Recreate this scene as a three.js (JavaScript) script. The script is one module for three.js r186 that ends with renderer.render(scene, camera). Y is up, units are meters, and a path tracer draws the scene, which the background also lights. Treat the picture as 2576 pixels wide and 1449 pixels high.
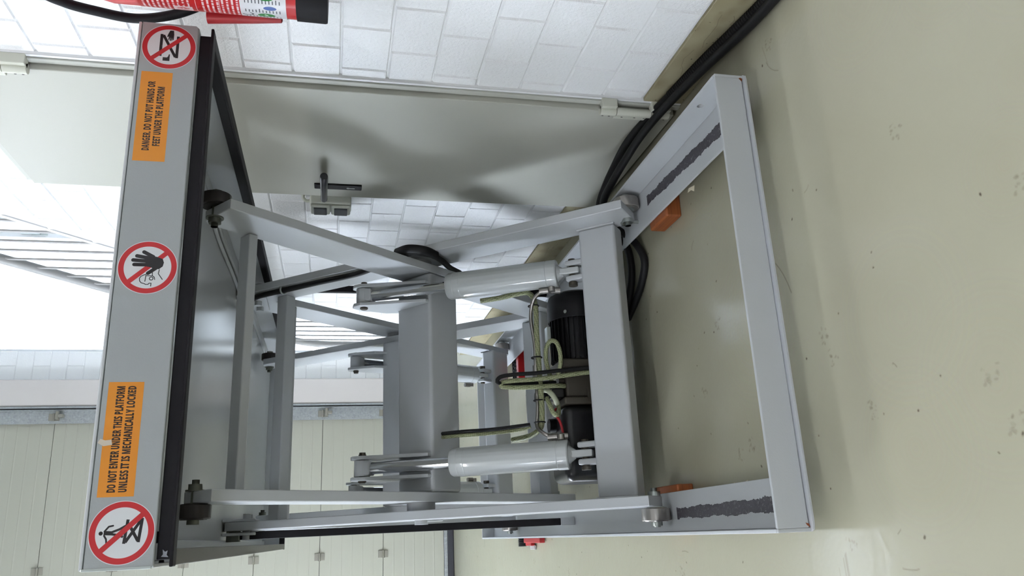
import * as THREE from 'three';
import { RoundedBoxGeometry } from 'three/addons/geometries/RoundedBoxGeometry.js';
import { mergeGeometries, toCreasedNormals } from 'three/addons/utils/BufferGeometryUtils.js';
import { RectAreaLightUniformsLib } from 'three/addons/lights/RectAreaLightUniformsLib.js';

RectAreaLightUniformsLib.init();
const scene = new THREE.Scene();
const V = (x, y, z) => new THREE.Vector3(x, y, z);

// ---------------------------------------------------------------- camera: a phone held sideways, so the picture lies on its side
const W = 2576, H = 1449, FOCAL = 1978.76;
const camera = new THREE.PerspectiveCamera(2 * Math.atan(H / 2 / FOCAL) * 180 / Math.PI, W / H, 0.05, 60);
{
  const yaw = 0.293814, pitch = 0.217062, roll = 0.020929;
  const fwd = V(Math.sin(yaw) * Math.cos(pitch), -Math.sin(pitch), -Math.cos(yaw) * Math.cos(pitch));
  const right = V(Math.cos(yaw), 0, Math.sin(yaw)), up = right.clone().cross(fwd);
  const r2 = right.clone().multiplyScalar(Math.cos(roll)).addScaledVector(up, Math.sin(roll));
  const u2 = up.clone().multiplyScalar(Math.cos(roll)).addScaledVector(right, -Math.sin(roll));
  camera.position.set(0.0518, 0.99403, 1.5145);
  camera.quaternion.setFromRotationMatrix(new THREE.Matrix4().makeBasis(u2.clone().negate(), r2, fwd.clone().negate()));
}

// ---------------------------------------------------------------- daylight (overcast sky through the windows), exposure
scene.background = new THREE.Color(0.8, 0.88, 1.0);
scene.backgroundIntensity = 46.0;
const renderer = new THREE.WebGLRenderer({ antialias: true });
renderer.toneMapping = THREE.LinearToneMapping;
renderer.toneMappingExposure = 1.0;
renderer.shadowMap.enabled = true;
const TUBE = 88, BAR = 160;   // ceiling lamps

// ---------------------------------------------------------------- helpers
let seed = 7;
const rnd = () => { seed = (seed + 0x6d2b79f5) | 0; let t = Math.imul(seed ^ (seed >>> 15), 1 | seed); t = (t + Math.imul(t ^ (t >>> 7), 61 | t)) ^ t; return ((t ^ (t >>> 14)) >>> 0) / 4294967296; };
const rr = (a, b) => a + (b - a) * rnd();
const used = new Map();
function numbered(name) { const n = used.get(name) ?? 0; used.set(name, n + 1); return n ? `${name}_${String(n).padStart(3, '0')}` : name; }
function shadows(m) { m.castShadow = true; m.receiveShadow = true; return m; }
const merge = (...g) => mergeGeometries(g.flat().map((q) => { const k = q.index ? q.toNonIndexed() : q.clone(); for (const n of Object.keys(k.attributes)) if (!['position', 'normal', 'uv'].includes(n)) k.deleteAttribute(n); return k; }));
function part(parent, name, geo, mat, label) {
  const m = shadows(new THREE.Mesh(Array.isArray(geo) ? merge(geo) : geo, mat));
  m.name = numbered(name); if (label) m.userData.label = label;
  parent.add(m); return m;
}
function thing(name, label, category, group) {
  const o = new THREE.Group(); o.name = numbered(name); o.userData = { label, category }; if (group) o.userData.group = group;
  scene.add(o); return o;
}
function struct(name, label) { const o = new THREE.Group(); o.name = name; o.userData = { kind: 'structure', label }; scene.add(o); return o; }
function structMesh(name, geo, mat, label) { const m = part(scene, name, geo, mat); m.userData = { kind: 'structure', label }; return m; }
function bx(x0, x1, y0, y1, z0, z1, r = 0) {
  const w = x1 - x0, h = y1 - y0, d = z1 - z0;
  const g = r ? new RoundedBoxGeometry(w, h, d, 2, Math.min(r, w / 2.01, h / 2.01, d / 2.01)) : new THREE.BoxGeometry(w, h, d);
  const k = g.index ? g.toNonIndexed() : g;
  // uv in metres by the way each face looks
  const p = k.attributes.position, n = k.attributes.normal, uv = k.attributes.uv;
  for (let i = 0; i < p.count; i++) {
    const ax = Math.abs(n.getX(i)), ay = Math.abs(n.getY(i)), az = Math.abs(n.getZ(i));
    const X = p.getX(i) + (x0 + x1) / 2, Y = p.getY(i) + (y0 + y1) / 2, Z = p.getZ(i) + (z0 + z1) / 2;
    if (ax >= ay && ax >= az) uv.setXY(i, Z, Y); else if (ay >= az) uv.setXY(i, X, Z); else uv.setXY(i, X, Y);
  }
  return k.translate((x0 + x1) / 2, (y0 + y1) / 2, (z0 + z1) / 2);
}
const YUP = V(0, 1, 0);
function cyl(a, b, r0, r1 = r0, seg = 28) {   // between two points
  const d = b.clone().sub(a), g = new THREE.CylinderGeometry(r1, r0, d.length(), seg, 1);
  return g.applyQuaternion(new THREE.Quaternion().setFromUnitVectors(YUP, d.clone().normalize())).translate((a.x + b.x) / 2, (a.y + b.y) / 2, (a.z + b.z) / 2);
}
function lathe(a, b, prof, seg = 36) {        // profile [radius, metres from a] turned about a -> b
  const d = b.clone().sub(a).normalize();
  const g = toCreasedNormals(new THREE.LatheGeometry(prof.map(([r, h]) => new THREE.Vector2(Math.max(r, 0.00001), h)), seg), 0.5);
  return g.applyQuaternion(new THREE.Quaternion().setFromUnitVectors(YUP, d)).translate(a.x, a.y, a.z);
}
function tube(pts, r, { seg = 80, rad = 12, closed = false, tile = 0 } = {}) {
  const c = new THREE.CatmullRomCurve3(pts.map((p) => (p.isVector3 ? p : V(...p))), closed, 'centripetal');
  const g = new THREE.TubeGeometry(c, seg, r, rad, closed);
  if (tile) { const L = c.getLength(), uv = g.attributes.uv; for (let i = 0; i < uv.count; i++) uv.setXY(i, uv.getX(i) * L / tile, uv.getY(i)); }
  return g;
}
function extrude(pts, depth, bevel = 0, holes = []) {
  const s = new THREE.Shape(pts.map((p) => new THREE.Vector2(...p)));
  for (const [hx, hy, hr] of holes) { const h = new THREE.Path(); h.absarc(hx, hy, hr, 0, Math.PI * 2, true); s.holes.push(h); }
  return new THREE.ExtrudeGeometry(s, { depth, bevelEnabled: bevel > 0, bevelSize: bevel, bevelThickness: bevel, bevelOffset: -bevel, bevelSegments: 1, curveSegments: 24 });
}
function hex(a, b, r) { return cyl(a, b, r, r, 6); }

// ---------------------------------------------------------------- textures
function canvasTex(w, h, draw, srgb = true, repeat = true) {
  const c = document.createElement('canvas'); c.width = w; c.height = h; draw(c.getContext('2d'), w, h);
  const t = new THREE.CanvasTexture(c); if (srgb) t.colorSpace = THREE.SRGBColorSpace;
  if (repeat) t.wrapS = t.wrapT = THREE.RepeatWrapping; t.anisotropy = 8; return t;
}
function wrapDots(g, w, h, n, f) { for (let i = 0; i < n; i++) { const x = rr(0, w), y = rr(0, h); for (const dx of [-w, 0, w]) for (const dy of [-h, 0, h]) { if (x + dx < -120 || x + dx > w + 120 || y + dy < -120 || y + dy > h + 120) continue; seedKeep(() => f(g, x + dx, y + dy, i)); } } }
let keep = 0; function seedKeep(f) { const s = seed; f(); keep = seed; seed = s; }
function noiseTex(size, layers, lo, hi) {      // tiling value noise as a grey bump map
  const a = new Float32Array(size * size);
  let total = 0;
  for (const [cells, amp] of layers) {
    total += amp; const v = Float32Array.from({ length: cells * cells }, () => rnd());
    for (let y = 0; y < size; y++) for (let x = 0; x < size; x++) {
      const u = x / size * cells, w = y / size * cells, i = Math.floor(u), j = Math.floor(w), fx = u - i, fy = w - j, sx = fx * fx * (3 - 2 * fx), sy = fy * fy * (3 - 2 * fy);
      const q = (p, r) => v[(r % cells) * cells + (p % cells)];
      a[y * size + x] += amp * ((q(i, j) * (1 - sx) + q(i + 1, j) * sx) * (1 - sy) + (q(i, j + 1) * (1 - sx) + q(i + 1, j + 1) * sx) * sy);
    }
  }
  const d = new Uint8Array(size * size * 4);
  for (let i = 0; i < a.length; i++) { const v = Math.round(255 * (lo + (hi - lo) * a[i] / total)); d[i * 4] = d[i * 4 + 1] = d[i * 4 + 2] = v; d[i * 4 + 3] = 255; }
  const t = new THREE.DataTexture(d, size, size); t.wrapS = t.wrapT = THREE.RepeatWrapping; t.magFilter = THREE.LinearFilter; t.minFilter = THREE.LinearMipmapLinearFilter; t.needsUpdate = true; return t;
}
const rep = (t, s) => { const k = t.clone(); k.repeat.set(s, s); k.needsUpdate = true; return k; };
const orangePeel = noiseTex(512, [[64, 1], [160, 0.8]], 0, 1);
const wallBump = noiseTex(1024, [[12, 1], [60, 0.7], [220, 0.5]], 0, 1);
const blotch = noiseTex(512, [[5, 1], [11, 0.7], [30, 0.4], [90, 0.3]], 0, 1);

const floorTex = canvasTex(2048, 2048, (g, w, h) => {    // 4 m of poured floor
  g.fillStyle = '#aaa793'; g.fillRect(0, 0, w, h);
  wrapDots(g, w, h, 260, (c, x, y) => { const r = rr(20, 110), d = rnd() < 0.5; const q = c.createRadialGradient(x, y, 0, x, y, r); const col = d ? '160,152,130' : '180,178,160'; q.addColorStop(0, `rgba(${col},0.16)`); q.addColorStop(1, `rgba(${col},0)`); c.fillStyle = q; c.fillRect(x - r, y - r, 2 * r, 2 * r); });
  wrapDots(g, w, h, 480, (c, x, y) => { c.fillStyle = `rgba(60,52,44,${rr(0.35, 0.85)})`; c.beginPath(); c.ellipse(x, y, rr(0.7, 2.1), rr(0.5, 1.4), rr(0, 3), 0, 7); c.fill(); });
  wrapDots(g, w, h, 150, (c, x, y) => { for (let k = 0; k < 14; k++) { c.fillStyle = `rgba(110,106,92,${rr(0.1, 0.35)})`; c.beginPath(); c.ellipse(x + rr(-9, 9), y + rr(-9, 9), rr(0.6, 3), rr(0.5, 2), rr(0, 3), 0, 7); c.fill(); } });
  wrapDots(g, w, h, 150, (c, x, y) => { c.strokeStyle = `rgba(70,66,58,${rr(0.15, 0.55)})`; c.lineWidth = rr(0.5, 1.2); const a = rr(0, 6.3), l = rr(6, 60) * (rnd() < 0.15 ? 2.4 : 1); c.beginPath(); c.moveTo(x, y); c.quadraticCurveTo(x + Math.cos(a) * l / 2 + rr(-6, 6), y + Math.sin(a) * l / 2 + rr(-6, 6), x + Math.cos(a) * l, y + Math.sin(a) * l); c.stroke(); });
  wrapDots(g, w, h, 24, (c, x, y) => { c.strokeStyle = `rgba(96,90,78,${rr(0.08, 0.22)})`; c.lineWidth = 1; const a = rr(0, 6.3); for (let k = 0; k < 8; k++) { const l = rr(10, 40), o = rr(-10, 10); c.beginPath(); c.moveTo(x + o, y - o); c.lineTo(x + o + Math.cos(a) * l, y - o + Math.sin(a) * l); c.stroke(); } });
});
floorTex.repeat.set(0.25, 0.25);
const galvTex = canvasTex(256, 256, (g, w, h) => {
  g.fillStyle = '#a3a6a6'; g.fillRect(0, 0, w, h);
  wrapDots(g, w, h, 420, (c, x, y) => { const v = Math.round(rr(-22, 22)); c.fillStyle = `rgba(${160 + v},${164 + v},${166 + v},0.5)`; c.beginPath(); const n = 6, r = rr(4, 13), a0 = rr(0, 6); for (let i = 0; i < n; i++) { const a = a0 + i / n * 6.283, q = r * rr(0.6, 1.1); c.lineTo(x + Math.cos(a) * q, y + Math.sin(a) * q); } c.fill(); });
  wrapDots(g, w, h, 40, (c, x, y) => { c.fillStyle = 'rgba(52,56,66,0.75)'; c.beginPath(); c.ellipse(x, y, rr(0.8, 2.2), rr(0.8, 1.6), 0, 0, 7); c.fill(); });
});
galvTex.repeat.set(4, 4);
const woodTex = canvasTex(512, 256, (g, w, h) => {
  g.fillStyle = '#8d4a20'; g.fillRect(0, 0, w, h);
  for (let y = 0; y < h; y += 2) { g.fillStyle = `rgba(${rnd() < 0.5 ? '98,44,14' : '160,90,44'},${rr(0.05, 0.35)})`; g.fillRect(0, y, w, rr(1, 4)); }
});
woodTex.repeat.set(6, 6);
const braidTex = canvasTex(64, 64, (g, w, h) => {
  g.fillStyle = '#6c724f'; g.fillRect(0, 0, w, h); g.lineWidth = 5;
  for (let i = -2; i < 6; i++) { g.strokeStyle = '#b4b795'; g.beginPath(); g.moveTo(i * 16, 0); g.lineTo(i * 16 + 64, 64); g.stroke(); }
  for (let i = 0; i < 10; i++) { g.strokeStyle = i % 2 ? '#4a5138' : '#8e9368'; g.lineWidth = 3; g.beginPath(); g.moveTo(i * 16, 0); g.lineTo(i * 16 - 64, 64); g.stroke(); }
});
braidTex.repeat.set(1, 3);
const greaseTex = canvasTex(512, 128, (g, w, h) => {
  g.fillStyle = '#47444b'; g.fillRect(0, 0, w, h);
  wrapDots(g, w, h, 1400, (c, x, y) => { const v = rr(10, 225); c.strokeStyle = `rgba(${v},${v * 0.96},${v},0.5)`; c.lineWidth = rr(0.6, 1.8); c.beginPath(); c.moveTo(x, y); c.lineTo(x + rr(-9, 9), y + rr(-6, 6)); c.stroke(); });
});
greaseTex.repeat.set(2.2, 6);
const skirtTex = canvasTex(1024, 128, (g, w, h) => {
  g.fillStyle = '#9b9377'; g.fillRect(0, 0, w, h);
  wrapDots(g, w, h, 130, (c, x, y) => { const r = rr(6, 46); const q = c.createRadialGradient(x, y, 0, x, y, r); const col = rnd() < 0.5 ? '104,92,66' : '170,164,140'; q.addColorStop(0, `rgba(${col},0.3)`); q.addColorStop(1, `rgba(${col},0)`); c.fillStyle = q; c.fillRect(x - r, y - r, 2 * r, 2 * r); });
  wrapDots(g, w, h, 60, (c, x, y) => { c.fillStyle = `rgba(48,40,30,${rr(0.3, 0.8)})`; c.beginPath(); c.ellipse(x, y, rr(0.8, 3), rr(0.6, 2), rr(0, 3), 0, 7); c.fill(); });
  g.strokeStyle = 'rgba(58,50,36,0.5)'; for (let k = 0; k < 10; k++) { g.lineWidth = rr(0.6, 1.4); g.beginPath(); let x = rr(0, w), y = rr(60, 128); g.moveTo(x, y); for (let i = 0; i < 6; i++) { x += rr(8, 30); y += rr(-9, 9); g.lineTo(x, y); } g.stroke(); }
});
skirtTex.repeat.set(0.8, 7);

// ---------------------------------------------------------------- materials
const S = (color, roughness = 0.6, metalness = 0, extra = {}) => new THREE.MeshStandardMaterial({ color, roughness, metalness, ...extra });
const P = (color, roughness, specularIntensity) => new THREE.MeshPhysicalMaterial({ color, roughness, specularIntensity });
const M = {
  lift: S('#c0c3c6', 0.3, 0, { bumpMap: rep(orangePeel, 6), bumpScale: 0.00012 }),
  plate: S('#9fa3a4', 0.42, 0, { bumpMap: rep(orangePeel, 6), bumpScale: 0.00012 }),
  black: P('#0e0c11', 0.6, 0.5), rubber: S('#141417', 0.75), motor: P('#0b0b0d', 0.5, 0.5),
  cylinder: new THREE.MeshPhysicalMaterial({ color: '#c6cacb', roughness: 0.28, clearcoat: 0.8, clearcoatRoughness: 0.06 }), under: S('#c0c3c6', 0.2),
  chrome: S('#e4e6ea', 0.08, 1), zinc: S('#b9bfbc', 0.3, 1), steel: S('#a7a39f', 0.32, 1), oily: S('#5f6259', 0.4, 0.6),
  hingeSteel: S('#8d8a80', 0.45, 0.6), castIron: S('#4a453d', 0.5, 0.4), tankGrey: S('#0f0e12', 0.3), roller: S('#241f1e', 0.45, 0.4),
  brick: S('#f3f4f5', 0.55, 0, { bumpMap: rep(wallBump, 3), bumpScale: 0.0022 }),
  wall: S('#eaebec', 0.6, 0, { bumpMap: rep(wallBump, 1), bumpScale: 0.002 }),
  smooth: S('#c9c3bf', 0.5), ceiling: S('#e8e8e6', 0.8),
  floor: S('#ffffff', 0.17, 0, { map: floorTex, bumpMap: rep(wallBump, 0.7), bumpScale: 0.0007 }),
  skirt: S('#ffffff', 0.45, 0, { map: skirtTex }),
  door: S('#b1b1a7', 0.42, 0, { bumpMap: rep(orangePeel, 3), bumpScale: 0.0001 }),
  frame: S('#b9bab2', 0.45), hinge: S('#c9cabd', 0.4),
  section: S('#9f9e91', 0.45), galv: S('#ffffff', 0.42, 0.55, { map: galvTex }), seal: S('#26262c', 0.6),
  rail: S('#a3a2a0', 0.45), white: S('#f0f1f2', 0.45), glass: new THREE.MeshPhysicalMaterial({ color: '#ffffff', roughness: 0.02, transmission: 1, thickness: 0, ior: 1.45 }),
  red: S('#b5161a', 0.35), redDark: S('#96141a', 0.45), label: S('#e8e8ea', 0.35),
  switchBody: S('#c9cbbf', 0.4), rocker: S('#2b2e34', 0.45), cableGrey: S('#bfc1b4', 0.5),
  wood: S('#ffffff', 0.55, 0, { map: woodTex }), paper: S('#cfc5ac', 0.8), tape: S('#c9beae', 0.4),
  grease: S('#ffffff', 0.5, 0.35, { map: greaseTex, bumpMap: rep(blotch, 8), bumpScale: 0.001 }),
  braid: S('#ffffff', 0.6, 0, { map: braidTex }), hose: P('#0f0f11', 0.55, 0.6), clearHose: S('#aeb39a', 0.35), outside: S('#a9a9a4', 0.9), dimTint: new THREE.MeshPhysicalMaterial({ color: '#6a6d70', roughness: 0.02, transmission: 1, thickness: 0, ior: 1.45 }), stair: S('#bdbcb6', 0.7),
  lampBody: S('#e6e6e6', 0.5), glow: new THREE.MeshStandardMaterial({ color: '#ffffff', emissive: '#fdfcf6', emissiveIntensity: 4 }),
};

// ================================================================= THE SETTING
structMesh('floor', bx(-3.2, 2.9, -0.12, 0, -5.6, 4.2), M.floor, 'beige poured concrete workshop floor with scuffs and specks');
structMesh('ceiling', bx(-3.2, 2.9, 4.2, 4.35, -5.6, 4.2), M.ceiling, 'plain pale workshop ceiling');
structMesh('wall_front', bx(-3.2, 2.9, 0, 4.2, 4.0, 4.15), M.wall, 'plain white wall behind the camera');
{ // left wall with a window opening and a small unseen one added as fill light
  const A = -3.15, B = -3.0, wins = [[-4.35, -2.85, 0.45, 2.05], [0.8, 1.5, 1.1, 1.8]];
  const g = [bx(A, B, 0, 4.2, -5.4, -4.35), bx(A, B, 0, 4.2, -2.85, 0.8), bx(A, B, 0, 4.2, 1.5, 4.0)];
  for (const [za, zb, ya, yb] of wins) g.push(bx(A, B, 0, ya, za, zb), bx(A, B, yb, 4.2, za, zb));
  structMesh('wall_left', g, M.wall, 'white left workshop wall with two windows, the small one added for fill light');
  wins.forEach(([za, zb, ya, yb], k) => {
    const w = struct('window_' + (k + 2), 'unseen window in the left workshop wall');
    part(w, 'window_frame', [bx(A + 0.04, A + 0.1, ya, ya + 0.06, za, zb), bx(A + 0.04, A + 0.1, yb - 0.06, yb, za, zb), bx(A + 0.04, A + 0.1, ya + 0.05, yb - 0.05, za, za + 0.06), bx(A + 0.04, A + 0.1, ya + 0.05, yb - 0.05, zb - 0.06, zb)], M.white);
    part(w, 'pane', new THREE.PlaneGeometry(zb - za - 0.11, yb - ya - 0.11).rotateY(Math.PI / 2).translate(A + 0.07, (ya + yb) / 2, (za + zb) / 2), M.glass).castShadow = false;
  });
}
// right wall: white painted block, a side door, and a sloping end beside the stairs
const WX = 1.235, slopeY = (z) => 2.251 + 0.8625 * (z + 1.603);
const wallRight = struct('wall_right', 'white painted block wall on the right with a sloping end at the stairs');
{
  const top = -0.73, zEnd = -4.1;
  const poly = [[4, 0], [4, 4.2], [top, 4.2], [top, slopeY(top) - 0.012], [-3.985, slopeY(-3.985) - 0.012], [zEnd, 0.11], [zEnd, 0], [-1.212, 0], [-1.212, 2.026], [-0.436, 2.026], [-0.436, 0]];
  const s = new THREE.Shape(poly.map(([z, y]) => new THREE.Vector2(-z, y)));
  const g = new THREE.ExtrudeGeometry(s, { depth: 0.12, bevelEnabled: false }).rotateY(Math.PI / 2).translate(WX + 0.004, 0, 0);
  part(wallRight, 'wall_body', g, M.wall);
  part(wallRight, 'coping', extrude([[-top, slopeY(top)], [3.99, slopeY(-3.99)], [3.985, slopeY(-3.985) - 0.03], [-top, slopeY(top) - 0.03]], 0.128).rotateY(Math.PI / 2).translate(WX - 0.001, 0, 0), M.wall);
}
// one brick: a block face with broken edges, standing 4 mm proud of the joint
function brickGeo(l, h) {
  const d = 0.0045, b = 0.0034, j = () => rr(-0.0009, 0.0009), P = [], N = [];
  const O = [[-l / 2 + j(), -h / 2 + j()], [l / 2 + j(), -h / 2 + j()], [l / 2 + j(), h / 2 + j()], [-l / 2 + j(), h / 2 + j()]];
  const I = O.map(([x, y]) => [x - Math.sign(x) * (b + j()), y - Math.sign(y) * (b + j()), d + rr(-0.0008, 0.0008)]);
  const B = O.map(([x, y]) => [x, y, 0]);
  const q = (a, c, e, f) => P.push(...a, ...c, ...e, ...a, ...e, ...f);
  q(I[0], I[1], I[2], I[3]); for (let i = 0; i < 4; i++) { const k = (i + 1) % 4; q(B[i], B[k], I[k], I[i]); }
  const g = new THREE.BufferGeometry(); g.setAttribute('position', new THREE.Float32BufferAttribute(P, 3));
  const uv = []; const ou = rr(0, 3), ov = rr(0, 3); for (let i = 0; i < P.length; i += 3) uv.push(P[i] + ou, P[i + 1] + ov);
  g.setAttribute('uv', new THREE.Float32BufferAttribute(uv, 2)); g.computeVertexNormals(); return g;
}
const BL = 0.1875, BH = 0.125, GAP = 0.003;
const brickVariants = Array.from({ length: 8 }, () => brickGeo(BL - GAP, BH - GAP));
const halfVariants = new Map();
function layBrick(parent, len, at, turn, h = BH - GAP) {
  let g;
  if (Math.abs(len - (BL - GAP)) < 1e-4 && h === BH - GAP) g = brickVariants[Math.floor(rr(0, 8))];
  else { const k = len.toFixed(3) + h.toFixed(3); if (!halfVariants.has(k)) halfVariants.set(k, brickGeo(len, h)); g = halfVariants.get(k); }
  const m = part(parent, 'brick', g, M.brick); m.position.set(...at); m.rotation.y = turn; return m;
}
{ // courses on the right wall (face looks to -x): lengths run along z
  const loose = [];
  for (let c = 1; c < 33; c++) {
    const y0 = c * BH, off = c % 2 ? -0.02 : -0.02 + BL / 2;
    for (let k = -14; k < 24; k++) {
      let zA = off + 0.0075 - k * BL, zB = zA - BL;         // zA nearer the camera
      const keepOut = [[-0.436, -1.212, 2.03]];
      const pieces = [];
      if (y0 < 2.0) {                                        // clip at the doorway
        const [dA, dB] = keepOut[0];
        if (zA <= dA && zB >= dB) continue;
        if (zA > dA && zB < dA) pieces.push([zA, dA + 0.002]); else if (zA > dB && zB < dB) pieces.push([dB - 0.002, zB]); else pieces.push([zA, zB]);
      } else pieces.push([zA, zB]);
      for (const [a, b] of pieces) {
        const yTop = y0 + BH, slopeZ = (y) => -1.603 + (y - 2.251) / 0.8625; // edge of the slope at height y
        let aa = a, bb = Math.max(b, yTop > 3.0 ? -0.73 : slopeZ(yTop) + 0.02, -3.98);
        if (aa - bb < 0.03) continue;
        const len = aa - bb - GAP; if (len < 0.02 || yTop > 4.19) continue;
        const z = (aa + bb) / 2, at = [WX + 0.004, y0 + BH / 2, z];
        if (z > 0.3 || y0 > 2.45) { if (z < 2.6) loose.push(brickGeo(len, BH - GAP).rotateY(-Math.PI / 2).translate(...at)); continue; }
        layBrick(wallRight, Math.abs(len - (BL - GAP)) < 1e-4 ? BL - GAP : len, at, -Math.PI / 2);
      }
    }
  }
  const rest = part(wallRight, 'brick_field', loose, M.brick); rest.userData.kind = 'stuff';
}
// painted skirting along the right wall
structMesh('baseboard_right', bx(WX - 0.008, WX + 0.003, 0, 0.122, -0.43, 4.0, 0.002), M.skirt, 'stained beige painted skirting band beside the door hinges');
structMesh('baseboard_far', bx(WX - 0.008, WX + 0.003, 0, 0.122, -4.09, -1.215, 0.002), M.skirt, 'stained beige painted skirting band beyond the side door');
{ // side door
  const d = struct('door_1', 'grey beige steel side door with black handle and painted hinges');
  part(d, 'door_leaf', bx(1.2065, 1.25, 0.012, 2.0, -1.2, -0.462, 0.003), M.door);
  part(d, 'door_frame', [bx(1.222, 1.30, 0, 2.026, -0.458, -0.437, 0.002), bx(1.222, 1.30, 2.005, 2.026, -1.21, -0.46, 0.002), bx(1.24, 1.30, 0, 2.004, -1.2115, -1.203, 0.001)], M.frame);
  part(d, 'wall_lip', [bx(1.226, 1.242, 0, 2.03, -0.4365, -0.424, 0.004)], M.wall);
  for (const y of [0.036, 1.775]) {
    const h = part(d, 'hinge', [cyl(V(1.2, y, -0.452), V(1.2, y + 0.056, -0.452), 0.0135), cyl(V(1.2, y + 0.058, -0.452), V(1.2, y + 0.165, -0.452), 0.0125), cyl(V(1.2, y + 0.167, -0.452), V(1.2, y + 0.215, -0.452), 0.0135), bx(1.2, 1.23, y, y + 0.06, -0.452, -0.425, 0.002), bx(1.198, 1.21, y + 0.06, y + 0.164, -0.49, -0.452, 0.002), bx(1.2, 1.23, y + 0.168, y + 0.215, -0.452, -0.425, 0.002)], M.hinge);
    const holes = []; for (const yy of [0.012, 0.03, 0.075, 0.105, 0.145, 0.185, 0.205]) holes.push(cyl(V(1.1885, y + yy, -0.462), V(1.1895, y + yy, -0.4615), 0.0028, 0.0028, 8));
    part(h, 'screw_hole', holes, M.black);
  }
  part(d, 'handle_plate', bx(1.2, 1.208, 0.921, 1.084, -1.124, -1.086, 0.003), M.black);
  part(d, 'lever', [cyl(V(1.203, 1.05, -1.104), V(1.155, 1.05, -1.104), 0.0115), lathe(V(1.158, 1.05, -1.118), V(1.158, 1.048, -0.92), [[0, 0], [0.011, 0.001], [0.012, 0.006], [0.011, 0.07], [0.0125, 0.1], [0.0135, 0.19], [0.012, 0.198], [0, 0.199]])], S('#15151a', 0.22));
  part(d, 'keyhole', [cyl(V(1.1985, 0.968, -1.105), V(1.2005, 0.968, -1.105), 0.0055), bx(1.1985, 1.2005, 0.945, 0.968, -1.108, -1.102)], M.zinc);
}
{ // back wall: wide sectional door, a block pier, and a tall bright window by the stairs
  const Z = -5.38;
  structMesh('wall_back', [bx(-3.1, -2.75, 0, 4.2, Z, Z + 0.15), bx(-2.75, 1.06, 3.75, 4.2, Z - 0.02, Z + 0.13), bx(2.72, 2.9, 0, 4.2, Z - 0.15, Z), bx(1.28, 1.52, 0, 4.2, Z - 0.15, Z - 0.006), bx(1.52, 2.72, 0, 0.16, Z - 0.15, Z), bx(1.52, 2.72, 4.05, 4.2, Z - 0.15, Z)], M.wall, 'white back wall around the sectional door and the window');
  const pier = struct('wall_pier', 'white block pier between the sectional door and the bright window');
  part(pier, 'pier_body', bx(1.285, 1.515, 0, 4.19, Z - 0.006, Z - 0.0045), M.wall);
  for (let c = 0; c < 33; c++) { if (c % 2) layBrick(pier, 0.236, [1.402, (c + 0.5) * BH, Z - 0.0045], 0); else { layBrick(pier, 0.116, [1.341, (c + 0.5) * BH, Z - 0.0045], 0); layBrick(pier, 0.116, [1.461, (c + 0.5) * BH, Z - 0.0045], 0); } }
  structMesh('trim_1', bx(1.068, 1.283, 0, 3.74, Z - 0.1, Z + 0.05, 0.012), M.smooth, 'smooth pale jamb beside the sectional door');
  const d = struct('door_2', 'wide beige sectional door with ribbed panels and steel hinges');
  const seams = [0.085, 0.59, 1.1, 1.61, 2.135, 2.65, 3.17, 3.69];
  for (let i = 0; i + 1 < seams.length; i++) {
    const y0 = seams[i] + 0.002, y1 = seams[i + 1] - 0.002, n = 6, pts = [[0, y0]];
    for (let k = 1; k < n; k++) { const y = y0 + (y1 - y0) * k / n; pts.push([0, y - 0.007], [-0.0012, y - 0.003], [-0.0012, y + 0.003], [0, y + 0.007]); }
    pts.push([0, y1], [0.04, y1], [0.04, y0]);
    const g = extrude(pts, 3.75).rotateY(Math.PI / 2);      // profile in (-z, y), run along x
    part(d, 'section_panel', g.translate(-2.72, 0, Z - 0.02 - 0.0), M.section);
  }
  part(d, 'door_core', bx(-2.72, 1.03, 0.06, 3.7, Z - 0.075, Z - 0.06), M.seal);
  part(d, 'bottom_rail', bx(-2.72, 1.03, 0.055, 0.084, Z - 0.06, Z - 0.012, 0.003), M.galv);
  part(d, 'bottom_seal', bx(-2.72, 1.03, 0, 0.056, Z - 0.055, Z - 0.014, 0.012), M.seal);
  part(d, 'angle_track', [bx(0.935, 1.042, 0, 3.72, Z + 0.006, Z + 0.012), bx(1.036, 1.042, 0, 3.72, Z - 0.06, Z + 0.04), bx(1.052, 1.066, 0, 3.72, Z - 0.05, Z + 0.055)], M.galv);
  part(d, 'track_seal', bx(1.042, 1.053, 0, 3.72, Z - 0.05, Z + 0.02), M.seal);
  for (let i = 1; i < seams.length - 1; i++) for (const [x, edge] of [[-0.17, 0], [-1.4, 0], [0.985, 1]]) {
    const y = seams[i], g = [bx(x - 0.028, x + 0.028, y - 0.04, y - 0.008, Z - 0.019, Z - 0.013, 0.002), bx(x - 0.028, x + 0.028, y + 0.008, y + 0.04, Z - 0.019, Z - 0.013, 0.002), cyl(V(x - 0.03, y, Z - 0.01), V(x + 0.03, y, Z - 0.01), 0.0095, 0.0095, 12)];
    if (edge) g.forEach((q) => q.translate(0, 0, 0.032)), g.push(cyl(V(x - 0.02, y - 0.03, Z + 0.05), V(x + 0.04, y - 0.03, Z + 0.05), 0.014, 0.014, 14), bx(x - 0.005, x + 0.02, y - 0.075, y - 0.03, Z + 0.014, Z + 0.06, 0.004));
    part(d, 'door_hinge', g, M.hingeSteel);
  }
  // window by the stairs
  const w = struct('window_1', 'tall overexposed window at the back beside the stairs');
  const x0 = 1.525, x1 = 2.72, y0 = 0.16, y1 = 4.05, f = 0.06;
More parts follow.
